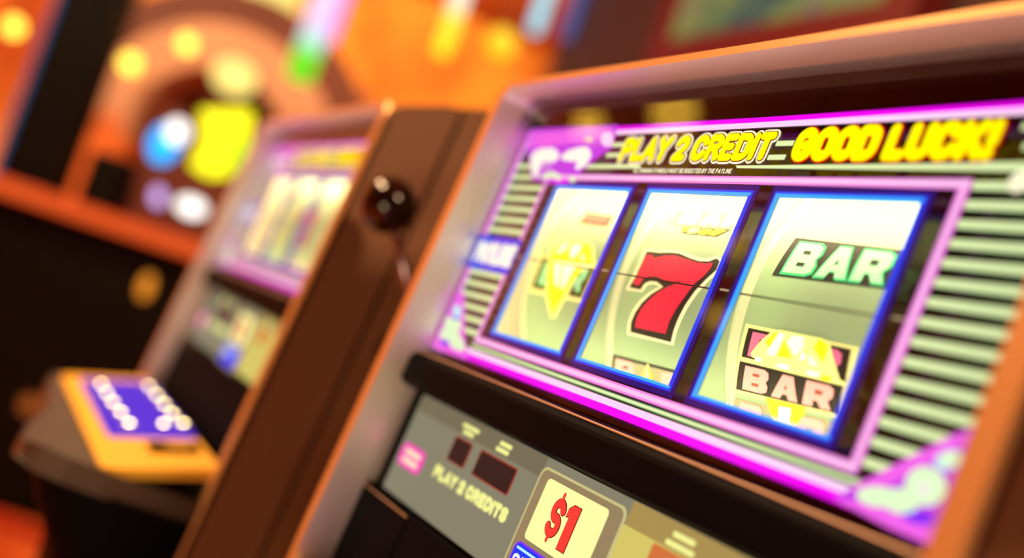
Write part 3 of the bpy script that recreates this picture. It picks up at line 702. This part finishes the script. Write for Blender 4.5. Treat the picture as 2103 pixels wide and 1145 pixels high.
globe('amber lamp low on the dark front below the bar', 300, 588, 3.3, .020, glow('orange_lamp_low', 'f09028', 1.1), sq=(1, 1, 2.0))
globe('dim orange lamp at the far left near the carpet', 62, 832, 3.3, .03, glow('dim_orange', 'a8521e', .8))

# black pillar with blue light strip at left
p0, p1 = W(60, 300, 5.0), W(128, 20, 5.0); mp = facing_matrix((p0.x, p0.y, 0)); pil = empty('pillar', mw=mp); tag(pil, 'black pillar with a thin blue light strip, far left', 'pillar')
MB().box((-.12, 0, 0), (.165, .2, CZ), K_dark).build('shaft', pil)
MB().box((-.124, -.006, .3), (-.10, 0, CZ-.2), glow('blue_strip', '3c6c9c', .5)).build('blue_light_strip', pil)

# pendant lights
def ramp_glow(name, stops, z0, z1, s=1.1):
    M = bpy.data.materials.new(name); M.use_nodes = True; nt = M.node_tree; b = nt.nodes['Principled BSDF']; b.inputs['Base Color'].default_value = lin('101010')
    tc = nt.nodes.new('ShaderNodeTexCoord'); sx = nt.nodes.new('ShaderNodeSeparateXYZ'); mr = nt.nodes.new('ShaderNodeMapRange'); cr = nt.nodes.new('ShaderNodeValToRGB')
    mr.inputs[1].default_value = z0; mr.inputs[2].default_value = z1
    e = cr.color_ramp.elements; e[0].position, e[0].color = stops[0][0], lin(stops[0][1]); e[1].position, e[1].color = stops[-1][0], lin(stops[-1][1])
    for p_, c_ in stops[1:-1]: q = e.new(p_); q.color = lin(c_)
    nt.links.new(tc.outputs['Object'], sx.inputs[0]); nt.links.new(sx.outputs[2], mr.inputs[0]); nt.links.new(mr.outputs[0], cr.inputs[0]); nt.links.new(cr.outputs[0], b.inputs['Emission Color'])
    b.inputs['Emission Strength'].default_value = s; return M
def pendant(label, px, py, d, r, ln_, M):
    p = W(px, py, d); o = empty('pendant_light', loc=p); tag(o, label, 'pendant light', 'coloured pendant tubes')
    MB().tube([(0, 0, 0), (0, 0, .01), (0, 0, ln_)], [r*.8, r, r], M, 20).build('lit_tube', o, smooth=True)
    MB().tube([(0, 0, ln_), (0, 0, CZ-p.z)], .006, K_dark, 8).build('cord', o)
    return o
pendant('pendant tube glowing lilac above and bright green at its tip', 612, 165, 4.5, .058, .9, ramp_glow('lilac_green_glass', [(0, '62e018'), (.2, '7aec30'), (.3, 'b8f4e0'), (.45, 'f0d4fa'), (1, 'f6d8fc')], 0, .55))
pendant('magenta pendant tube just right of the green-tipped one', 668, 85, 4.7, .04, .9, glow('magenta_glass', 'e27af0', 1.0))
pendant('yellow pendant tube with a white upper part', 905, 112, 4.5, .036, .9, ramp_glow('yellow_white_glass', [(0, 'f2f01e'), (.55, 'fbf23c'), (.8, 'fffbe0'), (1, 'fffbe8')], 0, .28, 1.2))
pendant('pale blue pendant tube right of the yellow one', 1096, 66, 4.2, .028, .9, glow('pale_blue_glass', 'a4e6f4', 1.05))
pendant('dim blue pendant tube in front of the dark brown wall', 1160, 80, 4.2, .026, .9, glow('dim_blue_glass', '5a6cae', .6))

# picture display in a red frame on the back wall
ys = 1.38
a = WY(1335, 60, ys); b = WY(1860, 30, ys); zb = WY(1500, 128, ys).z
sg = empty('wall_display', loc=((a.x+b.x)/2, 1.5, zb)); tag(sg, 'lit display in a thick red frame on the wall above the nearest slot machine', 'display')
hw = (b.x-a.x)/2; hh = 1.1; K_redf = mat('red_frame', '640a12', .5)
MB().box((-hw, -.10, 0), (hw, 0, hh), K_redf).build('red_frame', sg)
def picture():
    M = bpy.data.materials.new('display_picture'); M.use_nodes = True; nt = M.node_tree; bs = nt.nodes['Principled BSDF']; bs.inputs['Base Color'].default_value = lin('0a0a0a')
    tc = nt.nodes.new('ShaderNodeTexCoord'); n = nt.nodes.new('ShaderNodeTexNoise'); n.inputs['Scale'].default_value = 4.5; n.inputs['Detail'].default_value = 3; cr = nt.nodes.new('ShaderNodeValToRGB')
    e = cr.color_ramp.elements; e[0].position, e[0].color = .30, lin('2c3c4c'); e[1].position, e[1].color = .74, lin('8a4434')
    for p_, c_ in ((.42, '3c6a5c'), (.52, '8a9a4a'), (.6, '96885c'), (.66, '4a5a80')): q = e.new(p_); q.color = lin(c_)
    nt.links.new(tc.outputs['Object'], n.inputs['Vector']); nt.links.new(n.outputs[0], cr.inputs[0]); nt.links.new(cr.outputs[0], bs.inputs['Emission Color']); bs.inputs['Emission Strength'].default_value = .7; return M
MB().box((-hw+.11, -.106, .12), (hw-.11, -.10, hh-.1), picture()).build('lit_picture', sg)
# lamps on the opposite side of the aisle
def opp(px, py, d):                           # a place in the hall that the front glass mirrors
    r_ = ray(px, py); c_ = CAM*np.array([1, -1, 1]); return P2W(c_ + r_*np.array([1, -1, 1])*d)
for lab, px, py, d, r in (('amber lamp across the aisle, big and low, mirrored above the PLAY 2 CREDIT banner', 1395, 238, 3.0, .065), ('second amber lamp across the aisle, farther along and mirrored left of the banner', 1218, 262, 3.6, .05),
                          ('small amber lamp across the aisle mirrored between the second and third reels', 1478, 655, 3.2, .03), ('smallest amber lamp across the aisle mirrored high between the reels', 1518, 512, 3.4, .024)):
    globe(lab, 0, 0, 0, r, glow('amber_globe_aisle', 'ffc03c', 6.0), hung=True, at=opp(px, py, d))
